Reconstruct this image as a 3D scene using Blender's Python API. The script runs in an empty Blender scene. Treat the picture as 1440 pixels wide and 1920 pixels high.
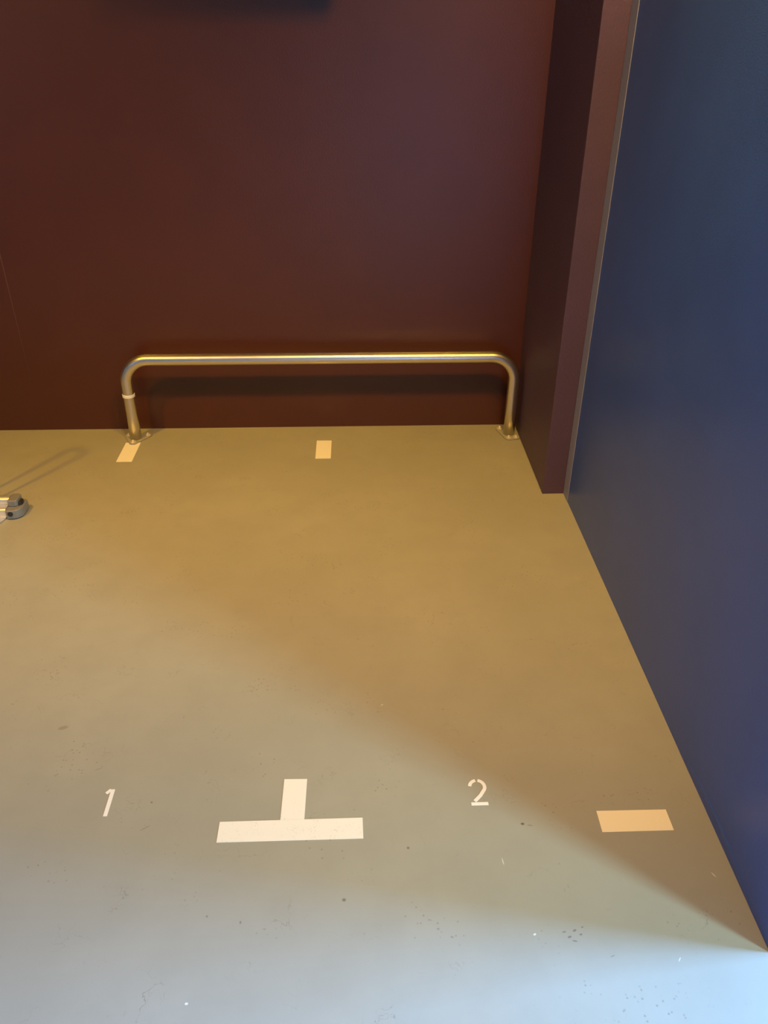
import bpy, bmesh, math, random
from mathutils import Vector, Matrix
random.seed(4)
S = bpy.context.scene
COL = S.collection

# ---------------------------------------------------------------- camera
F_PX, PITCH, ROLL, YAW, CAM_H = 1497.28, 0.551606, 0.00434227, 0.0369162, 1.45
cy_, sy_ = math.cos(YAW), math.sin(YAW)
fwd = Vector((sy_*math.cos(PITCH), cy_*math.cos(PITCH), -math.sin(PITCH)))
rt = Vector((cy_, -sy_, 0)); up = rt.cross(fwd)
R_ = math.cos(ROLL)*rt + math.sin(ROLL)*up
U_ = -math.sin(ROLL)*rt + math.cos(ROLL)*up
cd = bpy.data.cameras.new('camera'); cam = bpy.data.objects.new('camera', cd); COL.objects.link(cam)
cd.sensor_fit = 'VERTICAL'; cd.sensor_height = 36; cd.lens = F_PX/1920*36; cd.clip_start = .02
cam.matrix_world = Matrix(((R_.x, U_.x, -fwd.x, 0), (R_.y, U_.y, -fwd.y, 0), (R_.z, U_.z, -fwd.z, CAM_H), (0, 0, 0, 1)))
S.camera = cam

# ---------------------------------------------------------------- world, view
w = bpy.data.worlds.new('world'); S.world = w; w.use_nodes = True
w.node_tree.nodes['Background'].inputs[0].default_value = (.55, .72, 1, 1)
w.node_tree.nodes['Background'].inputs[1].default_value = 0.0
vs = S.view_settings
S.display_settings.display_device = 'sRGB'
vs.view_transform = 'Standard'; vs.look = 'None'; vs.gamma = 1; vs.use_curve_mapping = False
vs.exposure = 0.0

# ---------------------------------------------------------------- lights
def area(name, loc, aim, sx, sy, power, col, spread=180):
    l = bpy.data.lights.new(name, 'AREA'); l.shape = 'RECTANGLE'; l.size = sx; l.size_y = sy
    l.energy = power; l.color = col; l.spread = math.radians(spread)
    o = bpy.data.objects.new(name, l); COL.objects.link(o); o.location = loc
    o.rotation_euler = (Vector(aim)-Vector(loc)).to_track_quat('-Z', 'Y').to_euler()
    return o
def spot(name, loc, aim, power, col, ang, rad, blend=1.0):
    l = bpy.data.lights.new(name, 'SPOT'); l.energy = power; l.color = col
    l.spot_size = math.radians(ang); l.spot_blend = blend; l.shadow_soft_size = rad
    o = bpy.data.objects.new(name, l); COL.objects.link(o); o.location = loc
    o.rotation_euler = (Vector(aim)-Vector(loc)).to_track_quat('-Z', 'Y').to_euler()
    return o
WIN_Y = ((-1.45, -.95), (.25, 1.05))      # two tall panes in the far right wall: neutral court and open sky
WARM = (1, .52, .03)
LIGHTS = {
 'pane_n': ('window_daylight', 'A', (3.18, -1.2, 1.2), (0, -1.2, 1.0), .7, 2.1, 345, (.50, .89, 1)),
 'pane_s': ('window_daylight.001', 'A', (3.18, .65, 1.2), (0, .65, 1.0), .8, 2.1, 575, (.19, .45, 1)),
 'spot_l': ('ceiling_spot', 'S', (-2.006, 1.3, 2.9), (-1.6, 2.95, .4), 222, (1, .53, .0), 84, .055),
 'spot_r': ('ceiling_spot.001', 'S', (.55, 1.3, 2.9), (.3, 2.85, 0.1), 195, (1, .53, .03), 84, .10),
 'spot_f': ('ceiling_spot.002', 'S', (.1, 1.2, 2.9), (-.2, 1.5, 0), 200, (1, .62, .22), 90, .10),
 'spot_g': ('added_floor_fill', 'S', (-1.5, .9, 2.9), (-1.0, 1.2, 0), 62, (1, .40, .35), 90, .10),  # weak fill added to bring more red to the floor
 'spot_c': ('added_column_fill', 'S', (.62, 1.0, 2.9), (.72, 2.46, 2.0), 70, (.85, .75, .8), 36, .04),  # narrow fill added to brighten the column and the wall beside it
 'front': ('added_front_fill', 'A', (.8, -2.9, .6), (.2, 3, .8), .5, 1.0, 1.3, (.55, .55, 1), 60),  # added fill, no opening there; cools the right of the back wall
 'west': ('added_side_fill', 'A', (-3.3, -.6, 1.4), (0, .4, .8), 1.2, 1.4, 7, (.35, .60, 1)),  # unseen weak fill, added to cool the column side and blue wall
}
for key, L in LIGHTS.items():
    (area if L[1] == 'A' else spot)(L[0], *L[2:])

# ---------------------------------------------------------------- materials
def mat(name, col, rough=.5, metal=0, spec=.5):
    m = bpy.data.materials.new(name); m.use_nodes = True
    b = m.node_tree.nodes['Principled BSDF']
    b.inputs['Base Color'].default_value = (*col, 1); b.inputs['Roughness'].default_value = rough
    b.inputs['Metallic'].default_value = metal; b.inputs['Specular IOR Level'].default_value = spec
    return m
def nd(m, t, **kw):
    n = m.node_tree.nodes.new(t)
    for k, v in kw.items(): setattr(n, k, v)
    return n
def lk(m, a, b): m.node_tree.links.new(a, b)
def bsdf(m): return m.node_tree.nodes['Principled BSDF']
def coords(m):
    return nd(m, 'ShaderNodeTexCoord').outputs['Object']
def noise(m, vec, scale, detail=3, rough=.5):
    n = nd(m, 'ShaderNodeTexNoise'); n.inputs['Scale'].default_value = scale
    n.inputs['Detail'].default_value = detail; n.inputs['Roughness'].default_value = rough
    lk(m, vec, n.inputs['Vector']); return n.outputs['Fac']
def math_(m, op, a, b=None, c=None, clamp=False):
    n = nd(m, 'ShaderNodeMath', operation=op); n.use_clamp = clamp
    for i, v in enumerate((a, b, c)):
        if v is None: continue
        if isinstance(v, (int, float)): n.inputs[i].default_value = v
        else: lk(m, v, n.inputs[i])
    return n.outputs[0]
def ramp(m, fac, lo, hi, a=0.0, b=1.0):
    n = nd(m, 'ShaderNodeMapRange'); n.interpolation_type = 'SMOOTHSTEP'
    n.inputs['From Min'].default_value = lo; n.inputs['From Max'].default_value = hi
    n.inputs['To Min'].default_value = a; n.inputs['To Max'].default_value = b
    lk(m, fac, n.inputs['Value']); return n.outputs[0]
def mix(m, fac, a, b):
    n = nd(m, 'ShaderNodeMix', data_type='RGBA')
    if isinstance(fac, (int, float)): n.inputs[0].default_value = fac
    else: lk(m, fac, n.inputs[0])
    for i, v in ((6, a), (7, b)):
        if isinstance(v, tuple): n.inputs[i].default_value = (*v, 1)
        else: lk(m, v, n.inputs[i])
    return n.outputs[2]
def bump(m, h, strength, dist):
    n = nd(m, 'ShaderNodeBump'); n.inputs['Strength'].default_value = strength
    n.inputs['Distance'].default_value = dist
    lk(m, h, n.inputs['Height']); lk(m, n.outputs[0], bsdf(m).inputs['Normal'])

def paint(name, col, rough, spec=.5, grain=260, gs=.25, var=.02):
    """rolled wall paint: faint orange peel and very slight tonal drift"""
    m = mat(name, col, rough, 0, spec); v = coords(m)
    a = noise(m, v, 5, 3); b = noise(m, v, grain, 2, .6)
    c2 = tuple(x*(1+var*2) for x in col); c1 = tuple(x*(1-var*2) for x in col)
    lk(m, mix(m, ramp(m, a, .3, .7), c1, c2), bsdf(m).inputs['Base Color'])
    bump(m, b, gs, .002)
    return m

BROWN = (.074, .020, .0115)
M_BACK = paint('maroon_wall_paint', BROWN, .33, .5)
M_COLUMN = paint('maroon_column_paint', (.096, .053, .088), .5, .45, 150, 1.0)
M_BLUE = paint('navy_wall_paint', (.048, .118, .42), .36, .5)
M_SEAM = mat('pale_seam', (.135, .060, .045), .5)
M_WHITE = paint('grey_wall_paint', (.16, .16, .16), .8)
M_BEAD = paint('grey_trim', (.27, .28, .40), .6)
M_TAPE = mat('cream_tape', (.86, .83, .76), .55)
M_TAPE_N = mat('newer_cream_tape', (.93, .83, .58), .55)
M_TAPE_T = mat('worn_cream_tape', (.86, .83, .76), .55)
v = coords(M_TAPE_T)
worn = math_(M_TAPE_T, 'MULTIPLY', ramp(M_TAPE_T, noise(M_TAPE_T, v, 30, 4), .45, .75), ramp(M_TAPE_T, noise(M_TAPE_T, v, 240, 3), .5, .75))
lk(M_TAPE_T, mix(M_TAPE_T, math_(M_TAPE_T, 'MULTIPLY', worn, .5), (.86, .83, .76), (.45, .38, .28)), bsdf(M_TAPE_T).inputs['Base Color'])
M_DIGIT = mat('white_digit_vinyl', (.86, .84, .80), .5)
M_STEEL = mat('brushed_steel', (.76, .72, .66), .3, 1)
v = coords(M_STEEL)
lk(M_STEEL, ramp(M_STEEL, noise(M_STEEL, v, 30, 3), .3, .7, .31, .33), bsdf(M_STEEL).inputs['Roughness'])
M_COLLAR = mat('white_tape_band', (.90, .88, .85), .4)
M_BOLT = mat('bolt_steel', (.85, .78, .66), .4, .6)
M_ALU = mat('satin_aluminium', (.80, .78, .75), .35, .8)
M_GREYPL = mat('grey_plastic', (.20, .19, .18), .4)
M_DARK = mat('black_hole', (.02, .018, .015), .6)
M_BLACK = mat('black_shade_box', (.02, .02, .02), .5)

# floor: rolled grey-beige paint with scuffs, pits and specks
FLOOR = (.345, .335, .275)
M_FLOOR = mat('painted_floor', FLOOR, .46, 0, .5)
v = coords(M_FLOOR)
base = mix(M_FLOOR, ramp(M_FLOOR, noise(M_FLOOR, v, 1.6, 4), .3, .7), tuple(x*.95 for x in FLOOR), tuple(x*1.05 for x in FLOOR))
base = mix(M_FLOOR, ramp(M_FLOOR, noise(M_FLOOR, v, 9, 5, .6), .35, .75, 0, .5), base, tuple(x*.90 for x in FLOOR))
# fine scratches
mp = nd(M_FLOOR, 'ShaderNodeMapping'); mp.inputs['Scale'].default_value = (1, 1, 1)
lk(M_FLOOR, v, mp.inputs['Vector'])
wv = nd(M_FLOOR, 'ShaderNodeTexVoronoi', feature='DISTANCE_TO_EDGE'); wv.inputs['Scale'].default_value = 16
n3 = nd(M_FLOOR, 'ShaderNodeTexNoise'); n3.inputs['Scale'].default_value = 14; n3.inputs['Detail'].default_value = 4
lk(M_FLOOR, v, n3.inputs['Vector'])
va = nd(M_FLOOR, 'ShaderNodeVectorMath', operation='MULTIPLY_ADD')
lk(M_FLOOR, n3.outputs['Color'], va.inputs[0]); va.inputs[1].default_value = (.25, .25, 0); lk(M_FLOOR, v, va.inputs[2])
lk(M_FLOOR, va.outputs[0], wv.inputs['Vector'])
scr = math_(M_FLOOR, 'MULTIPLY', ramp(M_FLOOR, wv.outputs['Distance'], 0, .012, 1, 0), ramp(M_FLOOR, noise(M_FLOOR, v, 11, 2), .55, .70))
base = mix(M_FLOOR, math_(M_FLOOR, 'MULTIPLY', scr, .5), base, (.14, .12, .09))
# pits: sparse dark specks, gathered in patches
vp = nd(M_FLOOR, 'ShaderNodeTexVoronoi'); vp.inputs['Scale'].default_value = 85
lk(M_FLOOR, v, vp.inputs['Vector'])
pit = math_(M_FLOOR, 'MULTIPLY', ramp(M_FLOOR, vp.outputs['Distance'], .10, .22, 1, 0), ramp(M_FLOOR, noise(M_FLOOR, v, 6.5, 2), .56, .66))
base = mix(M_FLOOR, math_(M_FLOOR, 'MULTIPLY', pit, .42), base, (.12, .09, .06))
# individual marks seen in the photograph: x, y, half sizes, angle, tone
DARKT, LIGHTT, SOFT = (.07, .05, .035), (.80, .78, .74), (.20, .18, .14)
marks = [(.337, 1.085, .004, .003, 0, DARKT, .8), (.352, 1.081, .006, .0015, -.2, DARKT, .4), (-.040, .925, .004, .0035, 0, DARKT, .6),
 (.091, 1.035, .003, .003, 0, DARKT, .6), (-.718, 1.388, .012, .006, .3, SOFT, .55), (.380, .838, .004, .002, .3, DARKT, .55),
 (.392, .850, .004, .002, .4, DARKT, .55), (.402, .842, .003, .002, .2, DARKT, .5), (.388, .830, .005, .0015, -.2, DARKT, .5),
 (.408, .856, .003, .0015, .4, DARKT, .45), (.372, .848, .004, .0015, .1, DARKT, .5), (.45, .80, .005, .001, .3, DARKT, .4),
 (.281, .998, .0012, .008, .1, LIGHTT, .6), (.697, .955, .0014, .006, .5, LIGHTT, .6), (.316, .845, .003, .002, .5, LIGHTT, .8),
 (-.311, .742, .003, .0022, 0, LIGHTT, .8), (-.46, 1.10, .012, .0015, .6, DARKT, .3), (-.30, .90, .002, .002, 0, DARKT, .5),
 (-.235, .886, .0018, .003, 0, DARKT, .5), (.57, .79, .005, .001, .9, LIGHTT, .5), (-.60, 1.26, .008, .0015, .4, DARKT, .25),
 (.05, 1.44, .004, .002, .4, LIGHTT, .4), (.20, 1.42, .002, .002, .4, DARKT, .4), (-.46, 1.165, .0025, .0025, 0, DARKT, .55)]
sx_ = nd(M_FLOOR, 'ShaderNodeSeparateXYZ'); lk(M_FLOOR, v, sx_.inputs[0])
for (mx, my, hx, hy, an, tone, k) in marks:
    dx = math_(M_FLOOR, 'SUBTRACT', sx_.outputs[0], mx); dy = math_(M_FLOOR, 'SUBTRACT', sx_.outputs[1], my)
    c_, s_ = math.cos(an), math.sin(an)
    u = math_(M_FLOOR, 'ADD', math_(M_FLOOR, 'MULTIPLY', dx, c_/hx), math_(M_FLOOR, 'MULTIPLY', dy, s_/hx))
    t = math_(M_FLOOR, 'ADD', math_(M_FLOOR, 'MULTIPLY', dx, -s_/hy), math_(M_FLOOR, 'MULTIPLY', dy, c_/hy))
    d2 = math_(M_FLOOR, 'ADD', math_(M_FLOOR, 'MULTIPLY', u, u), math_(M_FLOOR, 'MULTIPLY', t, t))
    base = mix(M_FLOOR, ramp(M_FLOOR, d2, .3, 1.5, k, 0), base, tone)
lk(M_FLOOR, base, bsdf(M_FLOOR).inputs['Base Color'])
lk(M_FLOOR, ramp(M_FLOOR, noise(M_FLOOR, v, 4, 4), .3, .7, .42, .54), bsdf(M_FLOOR).inputs['Roughness'])
bump(M_FLOOR, noise(M_FLOOR, v, 120, 3), .06, .002)

# ---------------------------------------------------------------- mesh helpers
def obj(name, bm, m, parent=None, smooth=False):
    me = bpy.data.meshes.new(name); bmesh.ops.recalc_face_normals(bm, faces=bm.faces); bm.to_mesh(me); bm.free()
    if smooth:
        for p in me.polygons: p.use_smooth = True
    me.materials.append(m)
    o = bpy.data.objects.new(name, me); COL.objects.link(o)
    if parent: o.parent = parent
    return o
def struct(name, bm, m, parent=None, **kw):
    o = obj(name, bm, m, parent, **kw)
    if parent is None: o['kind'] = 'structure'
    return o
def tag(o, label, cat, group=None):
    o['label'] = label; o['category'] = cat
    if group: o['group'] = group
    return o
def empty(name, loc, label, cat, group=None):
    o = bpy.data.objects.new(name, None); COL.objects.link(o); o.location = loc; o.empty_display_size = .05
    return tag(o, label, cat, group)
def box(bm, x0, x1, y0, y1, z0, z1):
    vs_ = [bm.verts.new((x, y, z)) for x in (x0, x1) for y in (y0, y1) for z in (z0, z1)]
    for f in ((0, 1, 3, 2), (4, 6, 7, 5), (0, 4, 5, 1), (2, 3, 7, 6), (0, 2, 6, 4), (1, 5, 7, 3)):
        bm.faces.new([vs_[i] for i in f])
    return bm
def B(*boxes):
    bm = bmesh.new()
    for b in boxes: box(bm, *b)
    return bm
def prism(bm, pts, z0, z1):
    """outline in xy extruded in z"""
    a = [bm.verts.new((x, y, z0)) for x, y in pts]; b = [bm.verts.new((x, y, z1)) for x, y in pts]
    n = len(pts)
    bm.faces.new(a[::-1]); bm.faces.new(b)
    for i in range(n): bm.faces.new((a[i], a[(i+1) % n], b[(i+1) % n], b[i]))
    return bm
def tube(bm, pts, r, n=20, caps=True):
    pts = [Vector(p) for p in pts]; rings = []; ref = None
    for i, p in enumerate(pts):
        t = ((pts[min(i+1, len(pts)-1)]-p).normalized() + (p-pts[max(i-1, 0)]).normalized()).normalized()
        if ref is None: ref = t.orthogonal().normalized()
        ref = (ref - t*ref.dot(t)).normalized(); q = t.cross(ref)
        rings.append([bm.verts.new(p + r*(math.cos(a)*ref + math.sin(a)*q)) for a in [2*math.pi*k/n for k in range(n)]])
    for i in range(len(rings)-1):
        for k in range(n): bm.faces.new((rings[i][k], rings[i][(k+1) % n], rings[i+1][(k+1) % n], rings[i+1][k]))
    if caps: bm.faces.new(rings[0][::-1]); bm.faces.new(rings[-1])
    return bm
def bevel(o, wd, seg=2):
    md = o.modifiers.new('bevel', 'BEVEL'); md.width = wd; md.segments = seg; md.limit_method = 'ANGLE'
    return o

# ---------------------------------------------------------------- setting
YB, XP, YP, XR, YE = 3.045, .661, 2.463, .739, .797       # back wall, column side, column front, blue face, blue wall's end
ZC = 3.0
struct('floor', B((-3.6, 3.4, -3.2, 3.2, -.1, 0)), M_FLOOR)
struct('ceiling', B((-3.6, 3.4, -3.2, 3.2, ZC, ZC+.1)), M_WHITE)
# back wall: two sheets meeting in a fine raised seam at the left
bm = bmesh.new()
xs = [-3.6, -1.308, -1.306, -1.304, -1.3025, -1.301, XP]
ys = [0, 0, -.0006, -.0008, -.0004, 0, 0]
zs = [0, .25, .5, .75, 1.2, ZC]; amp = [0, 0, .6, 1, 1, 1]
fr = [[bm.verts.new((x, YB+y*k, z)) for z, k in zip(zs, amp)] for x, y in zip(xs, ys)]
for i in range(len(xs)-1):
    for j in range(len(zs)-1): bm.faces.new((fr[i][j], fr[i+1][j], fr[i+1][j+1], fr[i][j+1]))
z0, z1 = 0, ZC
bk = [[bm.verts.new((x, YB+.12, z)) for z in (z0, z1)] for x in (xs[0], xs[-1])]
bm.faces.new((bk[0][0], bk[1][0], bk[1][1], bk[0][1]))
struct('wall_back', bm, M_BACK)
o = struct('wall_column', B((XP, XR-.001, YP, YB+.10, 0, ZC)), M_COLUMN); bevel(o, .0025, 2)
struct('wall_beyond', B((XR+.12, 3.4, YB, YB+.12, 0, ZC)), M_WHITE)
# blue wall, with a slight blister in its covering just above the floor
bm = bmesh.new()
NY, NZ = 260, 70
y0_, y1_ = YE, 2.405
def zz(k):
    return ZC*(k-50)/(NZ-50)*1.0 + .15*(1-(k-50)/(NZ-50)) if k > 50 else .15*k/50
gridv = []
for i in range(NY+1):
    y = y0_ + (y1_-y0_)*i/NY; row = []
    for k in range(NZ+1):
        z = zz(k)
        s = (y-.87)/(1.27-.87)
        off = 0
        if 0 < s < 1:
            zc = .028*math.sin(math.pi*s)**.8
            off = .0022*math.sin(math.pi*s)**.6*math.exp(-((z-zc)/.004)**2)
        row.append(bm.verts.new((XR-off, y, z)))
    gridv.append(row)
for i in range(NY):
    for k in range(NZ): bm.faces.new((gridv[i][k], gridv[i+1][k], gridv[i+1][k+1], gridv[i][k+1]))
# end face and rear face
e = [bm.verts.new((XR+.10, y, z)) for y in (y0_, YB+.1) for z in (0, ZC)]
fz = [gridv[0][k] for k in range(NZ+1)]
bm.faces.new(fz + [e[1], e[0]])
bm.faces.new((e[0], e[1], e[3], e[2]))
o = struct('wall_right', bm, M_BLUE, smooth=False)
for p in o.data.polygons: p.use_smooth = abs(p.normal.x) > .3 and p.center.x < XR+.01
o = struct('trim_1', B((XR-.0015, XR+.02, 2.405, YP+.004, 0, ZC)), M_BEAD); bevel(o, .001, 1)
# unseen box on a bracket, added to shade the top of the back wall
o = struct('added_shade_box', B((-.52, .06, 2.66, 2.86, 1.77, 1.98), (-.32, -.2, 2.86, YB, 1.83, 1.90)), M_BLACK); bevel(o, .01)
# pale hairline where two sheets of the back wall meet
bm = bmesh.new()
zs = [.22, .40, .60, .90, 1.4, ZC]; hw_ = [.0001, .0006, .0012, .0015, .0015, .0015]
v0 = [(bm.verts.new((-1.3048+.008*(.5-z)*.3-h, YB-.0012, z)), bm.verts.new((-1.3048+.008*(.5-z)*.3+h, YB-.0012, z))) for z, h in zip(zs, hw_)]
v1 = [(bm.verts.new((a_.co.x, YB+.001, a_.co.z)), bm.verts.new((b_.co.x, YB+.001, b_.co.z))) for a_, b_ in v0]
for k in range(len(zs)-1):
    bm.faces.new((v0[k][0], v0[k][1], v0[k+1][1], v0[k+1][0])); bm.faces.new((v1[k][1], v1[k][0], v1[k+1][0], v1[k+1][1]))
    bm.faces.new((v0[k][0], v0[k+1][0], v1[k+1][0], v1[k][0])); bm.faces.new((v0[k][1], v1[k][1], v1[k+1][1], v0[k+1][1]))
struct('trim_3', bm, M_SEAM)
# the rest of the room, behind and beside the camera
struct('wall_left', B((-3.6, -3.48, -3.2, YB+.12, 0, ZC)), M_BACK)
struct('wall_front', B((-3.6, 3.4, -3.2, -3.1, 0, ZC)), M_WHITE)
WY0, WY1, WZ0, WZ1 = WIN_Y[0][0], WIN_Y[1][1], .08, 2.3
struct('wall_far_right', B((3.2, 3.4, -3.2, WY0, 0, ZC), (3.2, 3.4, WY1, 3.2, 0, ZC), (3.2, 3.4, WY0, WY1, 0, WZ0), (3.2, 3.4, WY0, WY1, WZ1, ZC), (3.2, 3.4, WIN_Y[0][1], WIN_Y[1][0], WZ0, WZ1)), M_WHITE)

# ---------------------------------------------------------------- steel rail
XL_, XR_, YR, RZ, RAD, TR = -.897, .620, 2.945, .338, .095, .0225
rail = empty('floor_rail', ((XL_+XR_)/2, YR, 0), 'low bent steel tube rail bolted to the floor along the maroon wall', 'rail')
def rel(p): return (p[0]-rail.location.x, p[1]-rail.location.y, p[2])
pts = [(XL_, YR, .004), (XL_, YR, .1), (XL_, YR, .2)]
for k in range(0, 17):
    a = math.pi - k/16*math.pi/2
    pts.append((XL_+RAD+RAD*math.cos(a), YR, RZ-RAD+RAD*math.sin(a)))
for k in range(1, 8): pts.append((XL_+RAD+(XR_-XL_-2*RAD)*k/8, YR, RZ))
for k in range(0, 17):
    a = math.pi/2 - k/16*math.pi/2
    pts.append((XR_-RAD+RAD*math.cos(a), YR, RZ-RAD+RAD*math.sin(a)))
pts += [(XR_, YR, .12), (XR_, YR, .004)]
obj('tube', tube(bmesh.new(), [rel(p) for p in pts], TR, 32), M_STEEL, rail, smooth=True)
# white band on the left leg
bm = bmesh.new(); tube(bm, [rel((XL_, YR, z)) for z in (.188, .189, .199, .200)], TR+.0018, 32)
obj('band', bm, M_COLLAR, rail, smooth=True)['label'] = 'white band around the left leg'
def bolt_bm(cx, cy, z0):
    bm = bmesh.new(); n = 16
    prism(bm, [(cx+.011*math.cos(2*math.pi*k/n), cy+.011*math.sin(2*math.pi*k/n)) for k in range(n)], z0, z0+.0015)
    prism(bm, [(cx+.0075*math.cos(math.pi/3*k), cy+.0075*math.sin(math.pi/3*k)) for k in range(6)], z0+.0015, z0+.0065)
    rings = []
    for j in range(4):
        a = j/4*math.pi/2; rings.append([bm.verts.new((cx+.0045*math.cos(a)*math.cos(2*math.pi*k/10), cy+.0045*math.cos(a)*math.sin(2*math.pi*k/10), z0+.0065+.004*math.sin(a))) for k in range(10)])
    tp = bm.verts.new((cx, cy, z0+.0105))
    for j in range(3):
        for k in range(10): bm.faces.new((rings[j][k], rings[j][(k+1) % 10], rings[j+1][(k+1) % 10], rings[j+1][k]))
    for k in range(10): bm.faces.new((rings[3][k], rings[3][(k+1) % 10], tp))
    return bm
def flange(cx, cy, bolts):
    c = rel((cx, cy, 0)); out = []
    bl = [(c[0]+x, c[1]+y) for x, y in bolts]
    # rounded triangle round the three bolts
    import itertools
    P = []
    for i in range(3):
        a, b, d = Vector(bl[i-1]), Vector(bl[i]), Vector(bl[(i+1) % 3])
        e1 = (b-a).normalized(); e2 = (d-b).normalized()
        n1 = Vector((e1.y, -e1.x)); n2 = Vector((e2.y, -e2.x))
        a1 = math.atan2(n1.y, n1.x); a2 = math.atan2(n2.y, n2.x)
        while a2 < a1: a2 += 2*math.pi
        for k in range(7):
            t = a1+(a2-a1)*k/6; P.append((b.x+.016*math.cos(t), b.y+.016*math.sin(t)))
    f = obj('flange', prism(bmesh.new(), P, 0.0002, .006), M_FLOOR, rail); bevel(f, .0012, 2)
    f['label'] = 'base plate painted like the floor'
    for x, y in bl: obj('bolt', bolt_bm(x, y, .006), M_BOLT, f)
flange(XL_, YR, [(-.036, .028), (-.004, -.036), (.040, .030)])
flange(XR_, YR, [(-.030, .052), (-.006, -.036), (.024, -.030)])

# ---------------------------------------------------------------- tape marks
def tape(name, pts, label, m=M_TAPE, group=None, th=.0006):
    cx = sum(p[0] for p in pts)/len(pts); cy = sum(p[1] for p in pts)/len(pts)
    o = obj(name, prism(bmesh.new(), [(x-cx, y-cy) for x, y in pts], 0.0001, th), m)
    o.location = (cx, cy, 0); return tag(o, label, 'tape', group)
tape('tape_strip', [(-.931, 2.751), (-.871, 2.751), (-.873, 2.915), (-.932, 2.915)], 'short cream tape strip on the floor right in front of the rail\'s left foot', group='cream tape strips on the floor')
tape('tape_strip', [(-.166, 2.757), (-.106, 2.757), (-.106, 2.913), (-.166, 2.914)], 'short cream tape strip on the floor below the middle of the rail', group='cream tape strips on the floor')
tape('tape_strip', [(.501, 1.059), (.653, 1.059), (.653, 1.111), (.502, 1.112)], 'cream tape strip on the floor beside the navy wall, right of the number 2', M_TAPE_N, group='cream tape strips on the floor')
tm = empty('tape_cross_mark', (-.15, 1.1, 0), 'large upside-down T of worn cream tape on the floor between numbers 1 and 2', 'tape mark')
obj('tape_bar', prism(bmesh.new(), [(x+.15, y-1.1) for x, y in [(-.305, 1.060), (-.001, 1.060), (-.002, 1.111), (-.305, 1.110)]], .0001, .0006), M_TAPE_T, tm)
obj('tape_stem', prism(bmesh.new(), [(x+.15, y-1.1) for x, y in [(-.177, 1.1108), (-.126, 1.1108), (-.125, 1.217), (-.176, 1.218)]], .0001, .0006), M_TAPE_T, tm)

# ---------------------------------------------------------------- numbers
def stroke(bm, pts, wd, z0=.0001, z1=.0006):
    P = [Vector(p) for p in pts]; L, Rr = [], []
    for i, p in enumerate(P):
        t = (P[min(i+1, len(P)-1)]-P[max(i-1, 0)]).normalized(); n = Vector((-t.y, t.x))*wd/2
        L.append(p+n); Rr.append(p-n)
    prism(bm, [(q.x, q.y) for q in L+Rr[::-1]], z0, z1)
# "1": cx -.552, from y 1.132 to 1.202
bm = bmesh.new()
stroke(bm, [(.003, -.035), (.003, .035)], .0085)
stroke(bm, [(-.0095, .0245), (-.001, .0345)], .0075, .00012, .00058)
o = obj('number_one', bm, M_DIGIT); o.location = (-.555, 1.167, 0)
tag(o, 'small white number 1 on the floor left of the upside-down T', 'number')
bm = bmesh.new()
def arc(cx, cy, rx, ry, a0, a1, n=14):
    return [(cx+rx*math.cos(math.radians(a0+(a1-a0)*k/n)), cy+ry*math.sin(math.radians(a0+(a1-a0)*k/n))) for k in range(n+1)]
stroke(bm, arc(0, .0145, .0165, .0175, 172, 98), .0075)
right = arc(0, .0145, .0165, .0175, 80, -25) + [(.004, -.009), (-.010, -.0235)]
stroke(bm, right, .0078)
stroke(bm, [(-.0185, -.0305), (.0185, -.0305)], .008)
o = obj('number_two', bm, M_DIGIT); o.location = (.2535, 1.169, 0)
tag(o, 'small white stencilled number 2 on the floor between the T and the navy wall', 'number')

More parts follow.
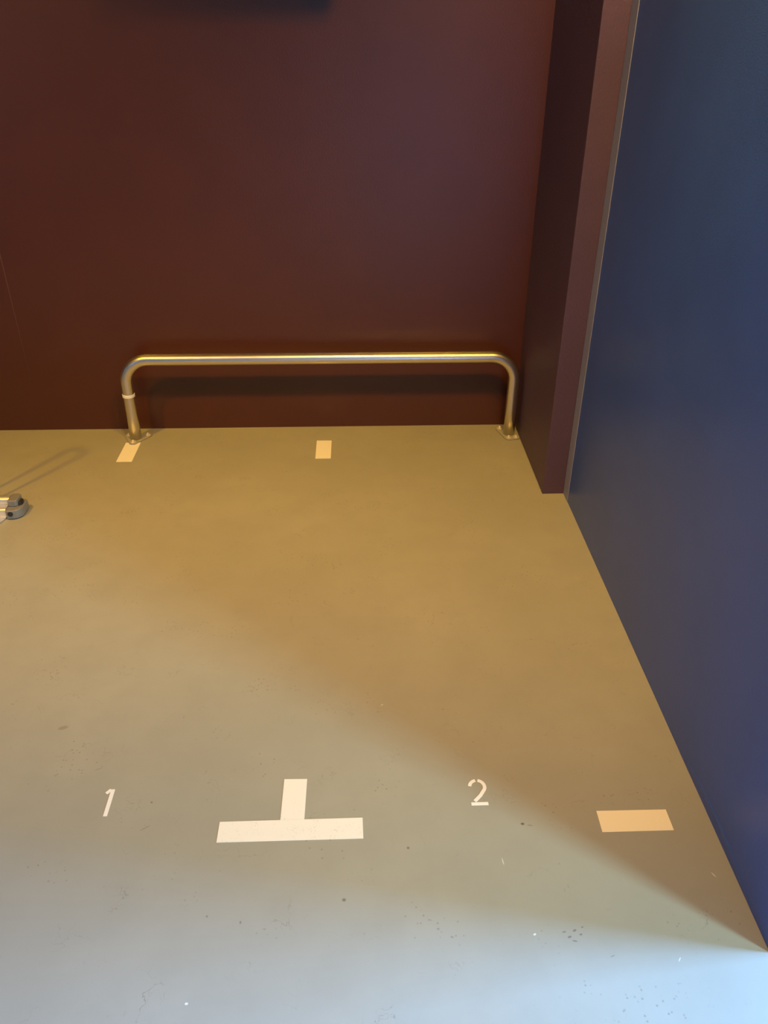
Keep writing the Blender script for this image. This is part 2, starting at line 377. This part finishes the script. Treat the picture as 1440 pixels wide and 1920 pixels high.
# ---------------------------------------------------------------- aluminium stand at the left edge
st = empty('display_stand', (-1.45, 2.385, 0), 'silver aluminium stand base with a grey plastic end cap at the left edge', 'stand')
def profile(bm, x0, x1, pts):
    a = [bm.verts.new((x0, y, z)) for y, z in pts]; b = [bm.verts.new((x1, y, z)) for y, z in pts]
    n = len(pts); bm.faces.new(a); bm.faces.new(b[::-1])
    for i in range(n): bm.faces.new((a[i], a[(i+1) % n], b[(i+1) % n], b[i]))
    return bm
low = [(-.038, .006), (-.040, .010), (-.040, .034), (-.036, .038), (.030, .038), (.034, .034), (.034, .006)]
o = obj('base_profile', profile(bmesh.new(), -.35, .255, low), M_ALU, st); bevel(o, .001)
top = [(.012+.017*math.cos(math.radians(a)), .048+.013*math.sin(math.radians(a))) for a in range(0, 181, 15)] + [(-.005, .0385), (.029, .0385)]
obj('top_profile', profile(bmesh.new(), -.35, .258, top), M_ALU, st)
bm = bmesh.new()
P = [(.2555, .036), (.2555, -.046), (.268, -.047)]
P += [(.270+.036*math.cos(math.radians(t)), -.013+.034*math.sin(math.radians(t))) for t in range(-75, 1, 15)] + [(.306, .030), (.300, .036)]
prism(bm, P, .003, .036)
prism(bm, [(.2585, .033), (.2585, -.020), (.284, -.020), (.290, -.012), (.290, .028), (.285, .033)], .0362, .060)
e_ = obj('end_cap', bm, M_GREYPL, st); bevel(e_, .004, 3); e_['label'] = 'grey plastic end cap'
bm = bmesh.new(); tube(bm, [(.272, -.0495, .024), (.272, -.040, .024)], .0085, 20); obj('screw', bm, M_DARK, e_, smooth=False)
bm = bmesh.new(); prism(bm, [(.2905, -.012), (.299, -.008), (.301, .004), (.299, .016), (.2905, .020)], .0362, .048); o = obj('latch', bm, M_DARK, e_); bevel(o, .001)
bm = bmesh.new(); prism(bm, [(.10, -.036), (.252, -.036), (.248, -.05), (.236, -.085), (.10, -.12)], .001, .006); o = obj('foot_plate', bm, M_ALU, st); bevel(o, .0015)
# slender wire hoop rising from the base
hx, hy = .085, .012
dx_, dy_ = .83, -.55
pts = []
hw = .029
for z in (.035, .2, .5, .83): pts.append((hx-dx_*hw, hy-dy_*hw, z))
for k in range(1, 12):
    a = math.pi - math.pi*k/12; pts.append((hx+dx_*hw*math.cos(a), hy+dy_*hw*math.cos(a), .83+hw*math.sin(a)))
for z in (.83, .5, .2, .035): pts.append((hx+dx_*hw, hy+dy_*hw, z))
obj('wire_hoop', tube(bmesh.new(), pts, .005, 12), M_ALU, st, smooth=True)
